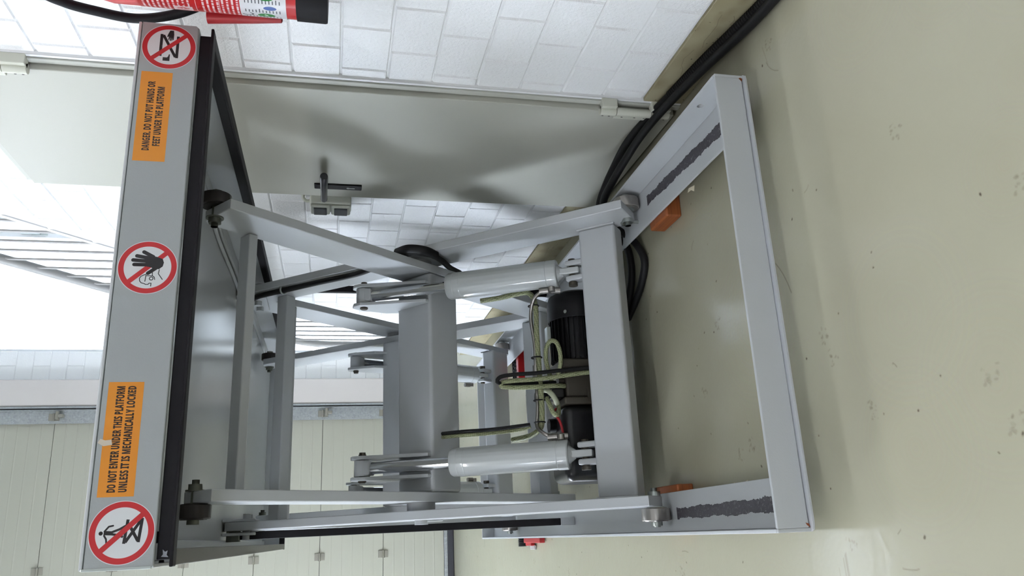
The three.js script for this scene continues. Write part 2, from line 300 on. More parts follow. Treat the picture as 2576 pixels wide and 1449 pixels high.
  part(w, 'window_frame', [bx(x0, x0 + 0.02, y0, y1, Z - 0.11, Z - 0.03, 0.004), bx(x1 - f, x1, y0, y1, Z - 0.11, Z - 0.03, 0.004), bx(x0, x1, y0, y0 + f, Z - 0.11, Z - 0.03), bx(x0, x1, y1 - f, y1, Z - 0.11, Z - 0.03), bx(2.50, 2.56, y0, y1, Z - 0.11, Z - 0.02, 0.004)], M.white);
  part(w, 'window_handle', [bx(2.517, 2.543, 3.4, 3.52, Z - 0.02, Z - 0.008, 0.004), bx(2.522, 2.538, 3.45, 3.6, Z - 0.012, Z + 0.03, 0.006)], M.zinc);
  part(w, 'pane', new THREE.PlaneGeometry(x1 - x0 - 0.06, y1 - y0 - 0.1).translate((x0 + x1) / 2, (y0 + y1) / 2, Z - 0.07), M.dimTint).castShadow = false;  // grey glass tint added to cut the daylight this window lets in
}
structMesh('wall_stair', bx(2.75, 2.9, 0, 4.2, -5.38, 4.0), M.wall, 'white wall on the far side of the stairs');
structMesh('ground_outside', bx(-14, 14, -0.3, -0.14, -24, -5.62), M.outside, 'pale ground outside the window');
{ // stairs behind the sloping wall
  const s = struct('stairs', 'plain stairs rising behind the sloping wall');
  for (let k = 0; k < 16; k++) { const z = -4.05 + k * 0.2; part(s, 'step', bx(1.37, 2.74, k * 0.172, (k + 1) * 0.172, z, z + 0.24, 0.004), M.stair); }
}
{ // stair railing in front of the window
  const t = thing('stair_railing', 'grey steel stair railing with thin vertical bars in front of the bright window', 'railing');
  const x = 1.25, rail = (z) => 2.45 + (z + 2.159) * (2.45 - 1.325) / (3.684 - 2.159);
  part(t, 'handrail', tube([[x, rail(-0.95), -0.95], [x, rail(-1.8), -1.8], [x, rail(-2.6), -2.6], [x, rail(-3.4), -3.4], [x, rail(-3.62), -3.62], [x, 1.24, -3.775], [x, 1.12, -3.845], [x, 0.95, -3.862], [x, 0.5, -3.862], [x, 0.31, -3.862]], 0.023, { seg: 140 }), M.rail);
  for (let k = 0; k < 20; k++) { const z = -1.44 - k * 0.12; if (z < -3.78) break; part(t, 'baluster', bx(x - 0.004, x + 0.004, slopeY(z) - 0.005, rail(z), z - 0.009, z + 0.009, 0.002), M.rail); }
}

// ================================================================= CEILING LAMPS
function stripLamp(x, z, label) {
  const t = thing('ceiling_lamp', label, 'lamp');
  part(t, 'housing', bx(x - 0.76, x + 0.76, 4.1, 4.2, z - 0.1, z + 0.1, 0.01), M.lampBody);
  for (const dz of [-0.045, 0.045]) part(t, 'lamp_tube', cyl(V(x - 0.72, 4.075, z + dz), V(x + 0.72, 4.075, z + dz), 0.013, 0.013, 12), M.glow);
  const l = new THREE.RectAreaLight('#fbfcff', TUBE, 1.44, 0.12); l.position.set(x, 4.05, z); l.rotation.x = -Math.PI / 2; l.name = 'lamp_light'; t.add(l);
}
stripLamp(-2.1, 2.3, 'twin tube strip lamp behind the camera');
{ // lamp with two short bars over the platform's front edge
  const t = thing('ceiling_lamp', 'square lamp with two short light bars over the front of the lift', 'lamp');
  part(t, 'housing', bx(-0.36, 0.26, 3.99, 4.2, -0.55, -0.02, 0.01), M.lampBody);
  for (const [z, k] of [[-0.18, 1.15], [-0.385, 0.85]]) {
    part(t, 'light_bar', bx(-0.11, 0.01, 3.935, 3.99, z - 0.012, z + 0.012, 0.005), M.glow);
    const l = new THREE.RectAreaLight('#fbfcff', BAR * k * 14, 0.12, 0.022); l.position.set(-0.05, 3.93, z); l.rotation.x = -Math.PI / 2; l.name = 'bar_light'; t.add(l);
  }
}

// ================================================================= THE LIFT (its own axes: x along the front edge, -z towards the garage door)
const lift = thing('scissor_lift_table', 'long light grey scissor lift table raised high on two pairs of crossed arms', 'lift table');
lift.rotation.y = 0.0158;
const PW = 1.0768, PL = 3.335, XC = PW / 2, ZM = -1.667;
const C = V(0, 0.7165, -1.145);
// outer arms rise to the back, inner arms rise to the front; geometry is built in (x, along, normal)
const basisOuter = new THREE.Matrix4().makeBasis(V(1, 0, 0), V(0, 0.7733, -0.634), V(0, 0.634, 0.7733)).setPosition(C);
const basisInner = new THREE.Matrix4().makeBasis(V(1, 0, 0), V(0, 0.7733, 0.634), V(0, -0.634, 0.7733)).setPosition(C);
const turnBack = new THREE.Matrix4().makeTranslation(XC, 0, ZM).multiply(new THREE.Matrix4().makeRotationY(Math.PI)).multiply(new THREE.Matrix4().makeTranslation(-XC, 0, -ZM));
const unit = [];                                            // parts of the near pair, copied turned round for the far pair
function lp(name, geo, mat, label) { const m = part(lift, name, geo, mat, label); unit.push(m); return m; }
const mx = (x) => PW - x;
const fixG = (g) => { const k = g.index ? g.toNonIndexed() : g; return k; };

// ---- platform
{
  const T = 0.006, yB = 1.292, yT = 1.409;
  const top = part(lift, 'platform', [bx(0, PW, yT - T, yT, -PL, 0, 0.002)], M.lift);
  part(top, 'underside', bx(0.0065, PW - 0.0065, 1.384, yT - T, -PL + 0.0065, -0.0085), M.under, 'glossy light grey underside');
  const front = extrude([[0.003, yB], [PW - 0.005, yB], [PW, yB + 0.006], [PW, 1.4015], [0, 1.4015], [0, yB + 0.004]], 0.007, 0.0015).translate(0, 0, -0.008);
  part(top, 'front_plate', front, M.plate);
  part(top, 'edge_strip', bx(-0.0015, 0.0035, yB + 0.003, yT - 0.004, -0.006, 0.0012, 0.001), M.zinc, 'bright bare metal edge');
  part(top, 'side_plate', bx(0, 0.006, yB, yT - T, -PL, -0.0085, 0.001), M.lift);
  part(top, 'side_plate', bx(PW - 0.006, PW, yB, yT - T, -PL, -0.0085, 0.001), M.lift);
  part(top, 'rear_plate', bx(0.006, PW - 0.006, yB, yT - T, -PL, -PL + 0.006, 0.001), M.lift);
  // lengthwise ribs with fixings along the left side
  part(top, 'inner_rib', bx(0.0075, 0.05, 1.372, 1.384, -PL + 0.01, -0.012, 0.002), M.lift);
  part(top, 'inner_rib', bx(PW - 0.05, PW - 0.0075, 1.372, 1.384, -PL + 0.01, -0.012, 0.002), M.lift);
  for (let k = 0; k < 22; k++) part(top, 'rivet', cyl(V(0.0058, 1.302, -0.12 - k * 0.145), V(0.0125, 1.302, -0.12 - k * 0.145), 0.005, 0.004, 8), M.black);
  // black trip frame hung under the edge on all four sides
  const trip = (n, g) => part(lift, n, g, M.black);
  const bar = (x0, x1, z0, z1) => [bx(x0, x1, 1.266, 1.2905, z0, z1, 0.002)];
  const ft = trip('trip_bar', [...bar(0.012, PW - 0.014, -0.03, -0.012), bx(0.0, PW + 0.0, 1.262, 1.268, -0.034, -0.004, 0.002)]);
  trip('trip_bar', [...bar(PW - 0.028, PW - 0.012, -PL + 0.03, -0.032), bx(PW - 0.034, PW - 0.002, 1.262, 1.268, -PL + 0.03, -0.034, 0.002)]);
  part(lift, 'trip_bar', [...bar(0.012, 0.028, -PL + 0.03, -0.032), bx(0.002, 0.03, 1.262, 1.268, -PL + 0.03, -0.034, 0.002)], S('#4b4943', 0.55), 'black strip in a lighter grey that paints in the light on it');  // lighter grey puts the light on this black strip into its colour
  trip('trip_bar', [...bar(0.012, PW - 0.012, -PL + 0.012, -PL + 0.03), bx(0, PW, 1.262, 1.268, -PL + 0.002, -PL + 0.03, 0.002)]);
  part(ft, 'torn_tape', extrude([[0, 0], [0.004, 0.003], [0.011, 0.002], [0.009, 0.006], [0.013, 0.01], [0.005, 0.009], [0.001, 0.012]], 0.0008).translate(0.016, 1.271, -0.0115), S('#85888f', 0.3), 'torn shiny tape');
  part(ft, 'clip', bx(0.04, 0.06, 1.285, 1.305, -0.07, -0.034, 0.002), M.black);
  // ---- signs and labels
  const tx = (c, y) => 256 + c * 246, ty = (y) => 256 + y * 246;
  const sign = (draw) => canvasTex(512, 512, (g) => {
    g.fillStyle = '#d6d8da'; g.fillRect(0, 0, 512, 512);
    g.lineCap = 'butt'; g.lineJoin = 'round';
    const red = '#ab161c', bar = () => { g.strokeStyle = red; g.lineWidth = 44; g.beginPath(); g.moveTo(tx(-0.6), ty(-0.64)); g.lineTo(tx(0.6), ty(0.64)); g.stroke(); };
    draw(g, bar); g.strokeStyle = red; g.lineWidth = 47; g.beginPath(); g.arc(256, 256, 226, 0, 7); g.stroke();
  }, true, false);
  const L = (g, pts, w, col = '#120e11', cap = 'butt') => { g.strokeStyle = col; g.lineWidth = w; g.lineCap = cap; g.beginPath(); pts.forEach(([x, y], i) => (i ? g.lineTo(tx(x), ty(y)) : g.moveTo(tx(x), ty(y)))); g.stroke(); };
  const F = (g, pts, col = '#120e11') => { g.fillStyle = col; g.beginPath(); pts.forEach(([x, y], i) => (i ? g.lineTo(tx(x), ty(y)) : g.moveTo(tx(x), ty(y)))); g.fill(); };
  const s1 = sign((g, bar) => {
    L(g, [[0.58, -0.31], [-0.45, -0.31]], 27); L(g, [[0.52, 0.32], [-0.5, 0.32]], 27); L(g, [[0.54, -0.25], [-0.46, 0.27]], 27);
    F(g, [[0.78, -0.01], [0.78, 0.13], [0.6, 0.15], [0.34, 0.15], [0.34, 0.11], [0.46, 0.11], [0.3, 0.09], [0.3, 0.06], [0.46, 0.06], [0.29, 0.04], [0.29, 0.0], [0.46, 0.01], [0.32, -0.03], [0.32, -0.06], [0.5, -0.04], [0.46, -0.08], [0.46, -0.11], [0.56, -0.09], [0.68, -0.05]]);
    F(g, [[-0.35, 0.06], [-0.66, 0.06], [-0.66, -0.2], [-0.5, -0.2], [-0.5, -0.04], [-0.44, 0.0], [-0.35, 0.02]]); bar();
  });
  const s2 = sign((g, bar) => {
    bar();
    F(g, [[0.46, 0.03], [0.42, 0.3], [0.34, 0.5], [0.2, 0.55], [0.05, 0.52], [-0.06, 0.4], [-0.06, 0.2], [0.0, 0.12], [0.04, -0.1], [0.3, -0.08]]);
    for (const [a, b] of [[[0.6, -0.17], [0.42, 0.16]], [[0.44, -0.4], [0.36, 0.05]], [[0.275, -0.52], [0.24, 0.0]], [[0.1, -0.47], [0.1, 0.0]], [[-0.23, 0.03], [-0.03, 0.28]]]) L(g, [a, b], 34, '#120e11', 'round');
    const k = 7; L(g, [[-0.28, -0.03], [-0.3, -0.1], [-0.36, -0.2], [-0.44, -0.245], [-0.54, -0.23], [-0.61, -0.17], [-0.645, -0.05], [-0.67, -0.02], [-0.665, 0.07], [-0.62, 0.1], [-0.62, 0.17], [-0.73, 0.165]], k, '#120e11', 'round');
    L(g, [[-0.31, -0.03], [-0.56, -0.05]], k); L(g, [[-0.33, -0.03], [-0.33, 0.2], [-0.38, 0.26], [-0.48, 0.285]], k); L(g, [[-0.17, 0.18], [-0.33, 0.19]], k);
    g.beginPath(); g.arc(tx(-0.435), ty(0.16), 15, 0, 7); g.stroke(); L(g, [[-0.07, 0.415], [-0.24, 0.39], [-0.47, 0.55]], k);
  });
  const s3 = sign((g, bar) => {
    L(g, [[0.42, 0.16], [-0.36, 0.09]], 24); L(g, [[0.45, 0.61], [-0.33, 0.54]], 24); L(g, [[-0.32, 0.13], [0.4, 0.58]], 24); L(g, [[0.3, 0.18], [-0.28, 0.52]], 24);
    g.fillStyle = '#120e11'; g.beginPath(); g.arc(tx(0.0), ty(-0.65), 16, 0, 7); g.fill();
    L(g, [[0.01, -0.56], [-0.01, -0.28]], 33); L(g, [[0.06, -0.54], [0.21, -0.42], [0.235, -0.29]], 14, '#120e11', 'round'); L(g, [[-0.08, -0.54], [-0.19, -0.47], [-0.32, -0.45]], 14, '#120e11', 'round');
    L(g, [[0.03, -0.3], [0.11, -0.08], [0.22, 0.11]], 18); L(g, [[-0.04, -0.3], [-0.07, -0.13], [-0.14, 0.05]], 18); bar();
  });
  const stick = (x, tex, label) => part(top, 'prohibition_sign', new THREE.CircleGeometry(0.0528, 64).translate(x, 1.3465, 0.0008), S('#ffffff', 0.55, 0, { map: tex }), label);
  stick(0.0595, s3, 'red ring sign: no riding on the lift'); stick(0.5382, s2, 'red ring sign: hand before a face'); stick(1.0205, s1, 'red ring sign: hand and foot in a lift');
  const textLabel = (w, h, lines, sx) => canvasTex(1024, 300, (g, cw, ch) => {
    g.fillStyle = '#cc801c'; g.fillRect(0, 0, cw, ch); g.fillStyle = '#1f0f0c'; g.textAlign = 'center'; g.textBaseline = 'alphabetic'; g.font = 'bold 92px sans-serif';
    lines.forEach(([s, base, frac]) => { const mw = g.measureText(s).width; g.save(); g.translate(cw / 2, base * ch); g.scale(frac * cw / mw, 1); g.fillText(s, 0, 0); g.strokeStyle = '#1f0f0c'; g.lineWidth = 4; g.strokeText(s, 0, 0); g.restore(); });
  }, true, false);
  const lab = (x0, x1, y0, y1, tex, label) => part(top, 'warning_label', new THREE.PlaneGeometry(x1 - x0, y1 - y0).translate((x0 + x1) / 2, (y0 + y1) / 2, 0.0007), S('#ffffff', 0.42, 0, { map: tex }), label);
  lab(0.7585, 0.9595, 1.3345, 1.394, textLabel(1, 1, [['DANGER. DO NOT PUT HANDS OR', 0.475, 0.775], ['FEET UNDER THE PLATFORM', 0.79, 0.67]]), 'orange label about hands and feet');
  lab(0.119, 0.3195, 1.333, 1.392, textLabel(1, 1, [['DO NOT ENTER UNDER THIS PLATFORM', 0.47, 0.93], ['UNLESS IT IS MECHANICALLY LOCKED', 0.785, 0.93]]), 'orange label about entering underneath');
  part(top, 'tape_scrap', extrude([[0, 0], [0.009, 0.002], [0.008, 0.012], [0.011, 0.02], [0.004, 0.024], [-0.002, 0.014]], 0.0006, 0).translate(0.208, 1.376, 0.0009), M.tape, 'torn scrap of clear tape');
}

// ---- base frame, raised on wooden blocks
{
  const y0 = 0.05, yF = 0.057, yV = 0.1265;
  const railL = part(lift, 'base_rail', [bx(0.004, 0.012, y0, yV, -PL, 0.012, 0.0015), bx(0.012, 0.119, y0, yF, -PL, 0.012, 0.0015)], M.lift);
  const hole = extrude([[-0.012, y0], [PL, y0], [PL, yV], [-0.012, yV]], 0.008, 0, [[0.115, 0.1, 0.0085]]).rotateY(Math.PI / 2).translate(1.0485, 0, 0);
  const railR = part(lift, 'base_rail', [hole, bx(0.928, 1.0485, y0, yF, -PL, 0.012, 0.0015)], M.lift);
  part(lift, 'front_bar', [bx(0.012, 1.0485, y0 + 0.0068, yV, 0.0125, 0.0205, 0.0015), extrude([[0.004, 0.0125], [1.0565, 0.0125], [1.0565, 0.022], [1.05, 0.03], [1.04, 0.032], [0.02, 0.032], [0.008, 0.029], [0.004, 0.02]].map(([x, z]) => [x, -z]), 0.004).rotateX(-Math.PI / 2).translate(0, y0, 0), bx(0.004, 0.012, y0, yV, 0.0125, 0.0205, 0.002), bx(1.0485, 1.0565, y0, yV, 0.0125, 0.0205, 0.002)], M.lift);
  const rust = S('#7a3d17', 0.85);
  part(lift, 'rust_spot', extrude([[0, 0], [0.007, 0.002], [0.009, 0.009], [0.004, 0.006]], 0.0008).translate(0.0125, 0.0545, 0.0207), rust, 'rust at the bottom corner');
  part(lift, 'rust_spot', extrude([[0, 0.008], [-0.008, 0.001], [-0.001, -0.001], [0.002, 0.004]], 0.0008).translate(1.0475, 0.056, 0.0207), rust, 'rust at the bottom corner');
  part(lift, 'rear_bar', [bx(0.012, 1.0485, y0, yV, -PL, -PL + 0.008, 0.0015), bx(0.12, 0.927, y0, yF, -PL + 0.009, -PL + 0.07, 0.0015)], M.lift);
  // grease left by the rollers: matter with a ragged outline lying on the flanges
  const smear = (za, zb, wa, wb, xa, xb) => { const A = [], B = [], n = 260; for (let i = 0; i <= n; i++) { const t = i / n, z = za + (zb - za) * t, c = xa + (xb - xa) * t, w = wa + (wb - wa) * t, wv = Math.sin(i * 0.31) * 0.0012 + Math.sin(i * 0.083 + 1) * 0.0018, j = () => wv + rr(-0.0016, 0.0012) * (rnd() < 0.1 ? 2.2 : 1); A.push([c - w / 2 + j(), -z]); B.push([c + w / 2 - j(), -z]); } return extrude([...A, ...B.reverse()].map(([x, y]) => [x, y]), 0.0012).rotateX(-Math.PI / 2); };
  part(railL, 'grease_track', smear(0.0, -0.62, 0.032, 0.026, 0.063, 0.06).translate(0, yF, 0), M.grease, 'dark ragged grease');
  part(railR, 'grease_track', smear(0.0, -0.6, 0.034, 0.028, 0.978, 1.0).translate(0, yF, 0), M.grease, 'dark ragged grease');
  part(railL, 'paper_scrap', extrude([[0, 0], [0.02, 0.004], [0.05, 0.01], [0.07, 0.001], [0.075, 0.012], [0.05, 0.018], [0.01, 0.008]], 0.0008).rotateX(-Math.PI / 2).rotateY(Math.PI / 2).translate(0.122, 0.051, -0.21), M.paper);
  part(railR, 'paper_scrap', extrude([[0, 0], [0.035, 0.006], [0.04, 0.018], [0.02, 0.012], [0, 0.016]], 0.0008).rotateX(-Math.PI / 2).rotateY(1.2).translate(0.915, 0.047, -0.3), M.paper);
  part(railR, 'screw', [cyl(V(0.965, 0.02, -0.69), V(0.965, 0.1, -0.69), 0.006, 0.006, 14), hex(V(0.965, 0.1, -0.69), V(0.965, 0.112, -0.69), 0.015)], M.zinc);
}
// ---- scissor pair
function armPoly(a0, a1, h) { return [[a0 + 0.0, -h], [a1 - 0.0, -h], [a1, h], [a0, h]]; }
function armGeo(basis, x0, x1, a0, a1) {
  const b = 0.002, h = 0.075;
  const c = 0.024, g = extrude([[a0 + c, -h + b], [a1 - c, -h + b], [a1 - b, -h + c], [a1 - b, h - b], [a0 + b, h - b], [a0 + b, -h + c]], x1 - x0 - 2 * b, b);   // (along, normal, x)
  // extrude axes (along, normal, depth) -> (x, along, normal)
  g.applyMatrix4(new THREE.Matrix4().makeBasis(V(0, 1, 0), V(0, 0, 1), V(1, 0, 0)).setPosition(x0 + b, 0, 0));
  return g.applyMatrix4(basis);
}
const O = (x, a, n) => V(x, a, n).applyMatrix4(basisOuter), I = (x, a, n) => V(x, a, n).applyMatrix4(basisInner);
const boxIn = (basis, x0, x1, a0, a1, n0, n1, r) => bx(x0, x1, a0, a1, n0, n1, r).applyMatrix4(basis);
for (const s of [0, 1]) {
  const X = (x) => (s ? mx(x) : x), xs = (a, b) => (s ? [mx(b), mx(a)] : [a, b]);
  lp('scissor_arm', armGeo(basisOuter, ...xs(0.082, 0.111), -0.793, 0.795), M.lift);
  lp('scissor_arm', armGeo(basisInner, ...xs(0.136, 0.166), -0.795, 0.8), M.lift);
  // base roller outside the outer arm, top roller outside the inner arm
  const ring = (c, x0, x1, r) => lathe(V(x0, c.y, c.z), V(x1, c.y, c.z), [[0.012, 0], [r - 0.009, 0], [r - 0.008, 0.002], [r - 0.002, 0.002], [r, 0.004], [r, Math.abs(x1 - x0) - 0.004], [r - 0.002, Math.abs(x1 - x0) - 0.002], [r - 0.008, Math.abs(x1 - x0) - 0.002], [r - 0.009, Math.abs(x1 - x0)], [0.012, Math.abs(x1 - x0)]]);
  const bc = V(0, 0.0995, -0.672), tc = V(0, 1.3365, -0.655);
  const br = lp('base_roller', ring(bc, X(0.041), X(0.0795), 0.0405), M.steel, 'shiny worn steel roller');
  part(br, 'roller_bolt', [cyl(V(X(0.026), bc.y, bc.z), V(X(0.134), bc.y, bc.z), 0.0095), hex(V(X(0.0405), bc.y, bc.z), V(X(0.03), bc.y, bc.z), 0.0165), cyl(V(X(0.03), bc.y, bc.z), V(X(0.026), bc.y, bc.z), 0.01), cyl(V(X(0.0795), bc.y, bc.z), V(X(0.0819), bc.y, bc.z), 0.024), hex(V(X(0.1112), bc.y, bc.z), V(X(0.124), bc.y, bc.z), 0.018), cyl(V(X(0.124), bc.y, bc.z), V(X(0.134), bc.y, bc.z), 0.0095)], M.zinc);
  const tr = lp('top_roller', ring(tc, X(0.096), X(0.1345), 0.0415), M.roller, 'dark greasy roller');
  part(tr, 'roller_bolt', [cyl(V(X(0.085), tc.y, tc.z), V(X(0.194), tc.y, tc.z), 0.0095), hex(V(X(0.0955), tc.y, tc.z), V(X(0.085), tc.y, tc.z), 0.0165), cyl(V(X(0.166), tc.y, tc.z), V(X(0.169), tc.y, tc.z), 0.024), hex(V(X(0.169), tc.y, tc.z), V(X(0.183), tc.y, tc.z), 0.0185), cyl(V(X(0.183), tc.y, tc.z), V(X(0.194), tc.y, tc.z), 0.0095)], M.oily);
  // pivot in the middle
  lp('pivot_hub', [cyl(V(X(0.1105), C.y, C.z), V(X(0.1365), C.y, C.z), 0.046), cyl(V(X(0.082), C.y, C.z), V(X(0.068), C.y, C.z), 0.022), bx(Math.min(X(0.076), X(0.082)), Math.max(X(0.076), X(0.082)), C.y - 0.07, C.y + 0.012, C.z - 0.012, C.z + 0.012, 0.002)], M.lift);
  // fixed ends: brackets under the platform and on the base
  const fT = O(X(0.096), 0.76, 0), fB = I(X(0.15), -0.765, 0);
  lp('platform_bracket', [bx(X(0.1175) - 0.005, X(0.1175) + 0.005, 1.27, 1.3835, fT.z - 0.05, fT.z + 0.05, 0.003), bx(X(0.07) - 0.005, X(0.07) + 0.005, 1.27, 1.3835, fT.z - 0.05, fT.z + 0.05, 0.003), cyl(V(X(0.05), fT.y, fT.z), V(X(0.14), fT.y, fT.z), 0.014)], M.lift);
  lp('base_bracket', [bx(X(0.128) - 0.005, X(0.128) + 0.005, 0.0575, 0.16, fB.z - 0.06, fB.z + 0.05, 0.004), cyl(V(X(0.118), fB.y, fB.z), V(X(0.18), fB.y, fB.z), 0.014)], M.lift);
  const safety = part(lift, 'safety_prop', [bx(X(0.064) - 0.0135, X(0.064) + 0.0135, 0.115, 1.33, -1.632 - 0.011, -1.632 + 0.011, 0.002)], M.black, 'upright black locking bar');
  part(safety, 'prop_foot', bx(X(0.064) - 0.015, X(0.064) + 0.015, 0.0575, 0.1145, -1.632 - 0.014, -1.632 + 0.014, 0.002), M.lift);
  part(safety, 'prop_hinge', [bx(X(0.064) - 0.02, X(0.064) + 0.02, 1.325, 1.372, -1.632 - 0.02, -1.632 + 0.02, 0.003)], M.oily);
}
lp('base_cross_tube', boxIn(basisOuter, 0.111, mx(0.111), -0.73, -0.606, -0.1, -0.022, 0.011), M.lift);
lp('top_cross_tube', boxIn(basisInner, 0.166, mx(0.166), 0.628, 0.657, -0.095, -0.045, 0.004), M.lift);
lp('top_rear_tube', boxIn(basisOuter, 0.111, mx(0.111), 0.63, 0.68, -0.07, -0.02, 0.005), M.lift);
lp('base_rear_tube', boxIn(basisInner, 0.166, mx(0.166), -0.735, -0.68, -0.02, 0.035, 0.006), M.lift);
lp('torsion_tube', boxIn(basisInner, 0.166, mx(0.166), -0.12, 0.02, -0.088, 0.073, 0.012), M.lift);
for (const x of [0.1125, mx(0.1125)]) lp('weld_bead', tube([O(x, -0.732, -0.02), O(x, -0.67, -0.0185), O(x, -0.604, -0.02)], 0.005, { seg: 12, rad: 8 }), M.lift);
// the cylinders
for (const x of [0.2515, 0.839]) {
  const a = V(x, 0.245, -0.83), b = V(x, 0.906, -1.16), d = b.clone().sub(a).normalize(), at = (t) => a.clone().addScaledVector(d, t);
  const cylr = lp('hydraulic_cylinder', [lathe(at(0.05), at(0.43), [[0, 0], [0.043, 0], [0.046, 0.003], [0.046, 0.034], [0.0445, 0.036], [0.0455, 0.04], [0.0455, 0.33], [0.0448, 0.332], [0.0455, 0.334], [0.0455, 0.352], [0.0446, 0.354], [0.0452, 0.357], [0.0452, 0.372], [0.041, 0.38], [0.022, 0.381], [0, 0.381]], 48), bx(x - 0.011, x + 0.011, -0.024, 0.055, -0.02, 0.02, 0.005).translate(-x, 0, 0).applyQuaternion(new THREE.Quaternion().setFromUnitVectors(YUP, d)).translate(a.x, a.y, a.z), cyl(at(0.03), at(0.052), 0.014, 0.03)], M.cylinder);
  part(cylr, 'piston_rod', lathe(at(0.43), at(0.72), [[0.0, 0], [0.0195, 0.0005], [0.0195, 0.28], [0.017, 0.283], [0, 0.284]]), M.chrome, 'polished chrome rod');
  part(cylr, 'rod_eye', [cyl(V(x - 0.025, b.y, b.z), V(x + 0.025, b.y, b.z), 0.0265), bx(x - 0.023, x + 0.023, -0.034, 0.0, -0.024, 0.024, 0.006).translate(-x, 0, 0).applyQuaternion(new THREE.Quaternion().setFromUnitVectors(YUP, d)).translate(b.x, b.y, b.z)], M.lift);
  part(cylr, 'clevis_pin', [cyl(V(x - 0.045, a.y, a.z), V(x + 0.042, a.y, a.z), 0.0115), cyl(V(x - 0.05, a.y, a.z), V(x - 0.038, a.y, a.z), 0.0145)], M.castIron);
  part(cylr, 'rod_pin', [cyl(V(x - 0.046, b.y, b.z), V(x + 0.052, b.y, b.z), 0.0105), cyl(V(x - 0.044, b.y, b.z), V(x - 0.0385, b.y, b.z), 0.0135), cyl(V(x + 0.0385, b.y, b.z), V(x + 0.046, b.y, b.z), 0.0125)], M.castIron);
  // forks: two lugs on the cross tube, two plates on the torsion tube
  for (const k of [-1, 1]) lp('cylinder_lug', boxIn(basisOuter, x + k * 0.026 - 0.009, x + k * 0.026 + 0.009, -0.609, -0.545, -0.082, -0.036, 0.006), M.lift);
  const q = [[0.012, 0.066], [0.034, 0.066], [0.152, -0.1], [0.168, -0.118], [0.172, -0.145], [0.158, -0.166], [0.13, -0.168], [0.03, -0.135], [-0.01, -0.092], [0.018, -0.086]];
  for (const k of [-1, 1]) {
    const g = extrude(q.map(([u, v]) => [u, v]), 0.0085, 0.0015).applyMatrix4(new THREE.Matrix4().makeBasis(V(0, 1, 0), V(0, 0, 1), V(1, 0, 0)).setPosition(x + k * 0.0335 - 0.00425, 0, 0));
    lp('bracket_plate', g.applyMatrix4(basisInner), M.lift);
  }
  lp('cylinder_port', [cyl(at(0.075).add(V(x < XC ? 0.046 : -0.046, 0.0, 0.005)), at(0.075).add(V(x < XC ? 0.062 : -0.062, 0, 0.005)), 0.012), hex(at(0.085).add(V(x < XC ? 0.056 : -0.056, 0, 0.005)), at(0.115).add(V(x < XC ? 0.056 : -0.056, 0, 0.005)), 0.0105)], M.steel);
}
for (const m of unit.slice()) {                              // the far pair: the same parts turned half round
  const c = m.clone(); c.name = numbered(m.name.replace(/_\d+$/, '')); c.applyMatrix4(turnBack); lift.add(c);
  for (const ch of c.children) ch.name = numbered(ch.name.replace(/_\d+$/, ''));
}
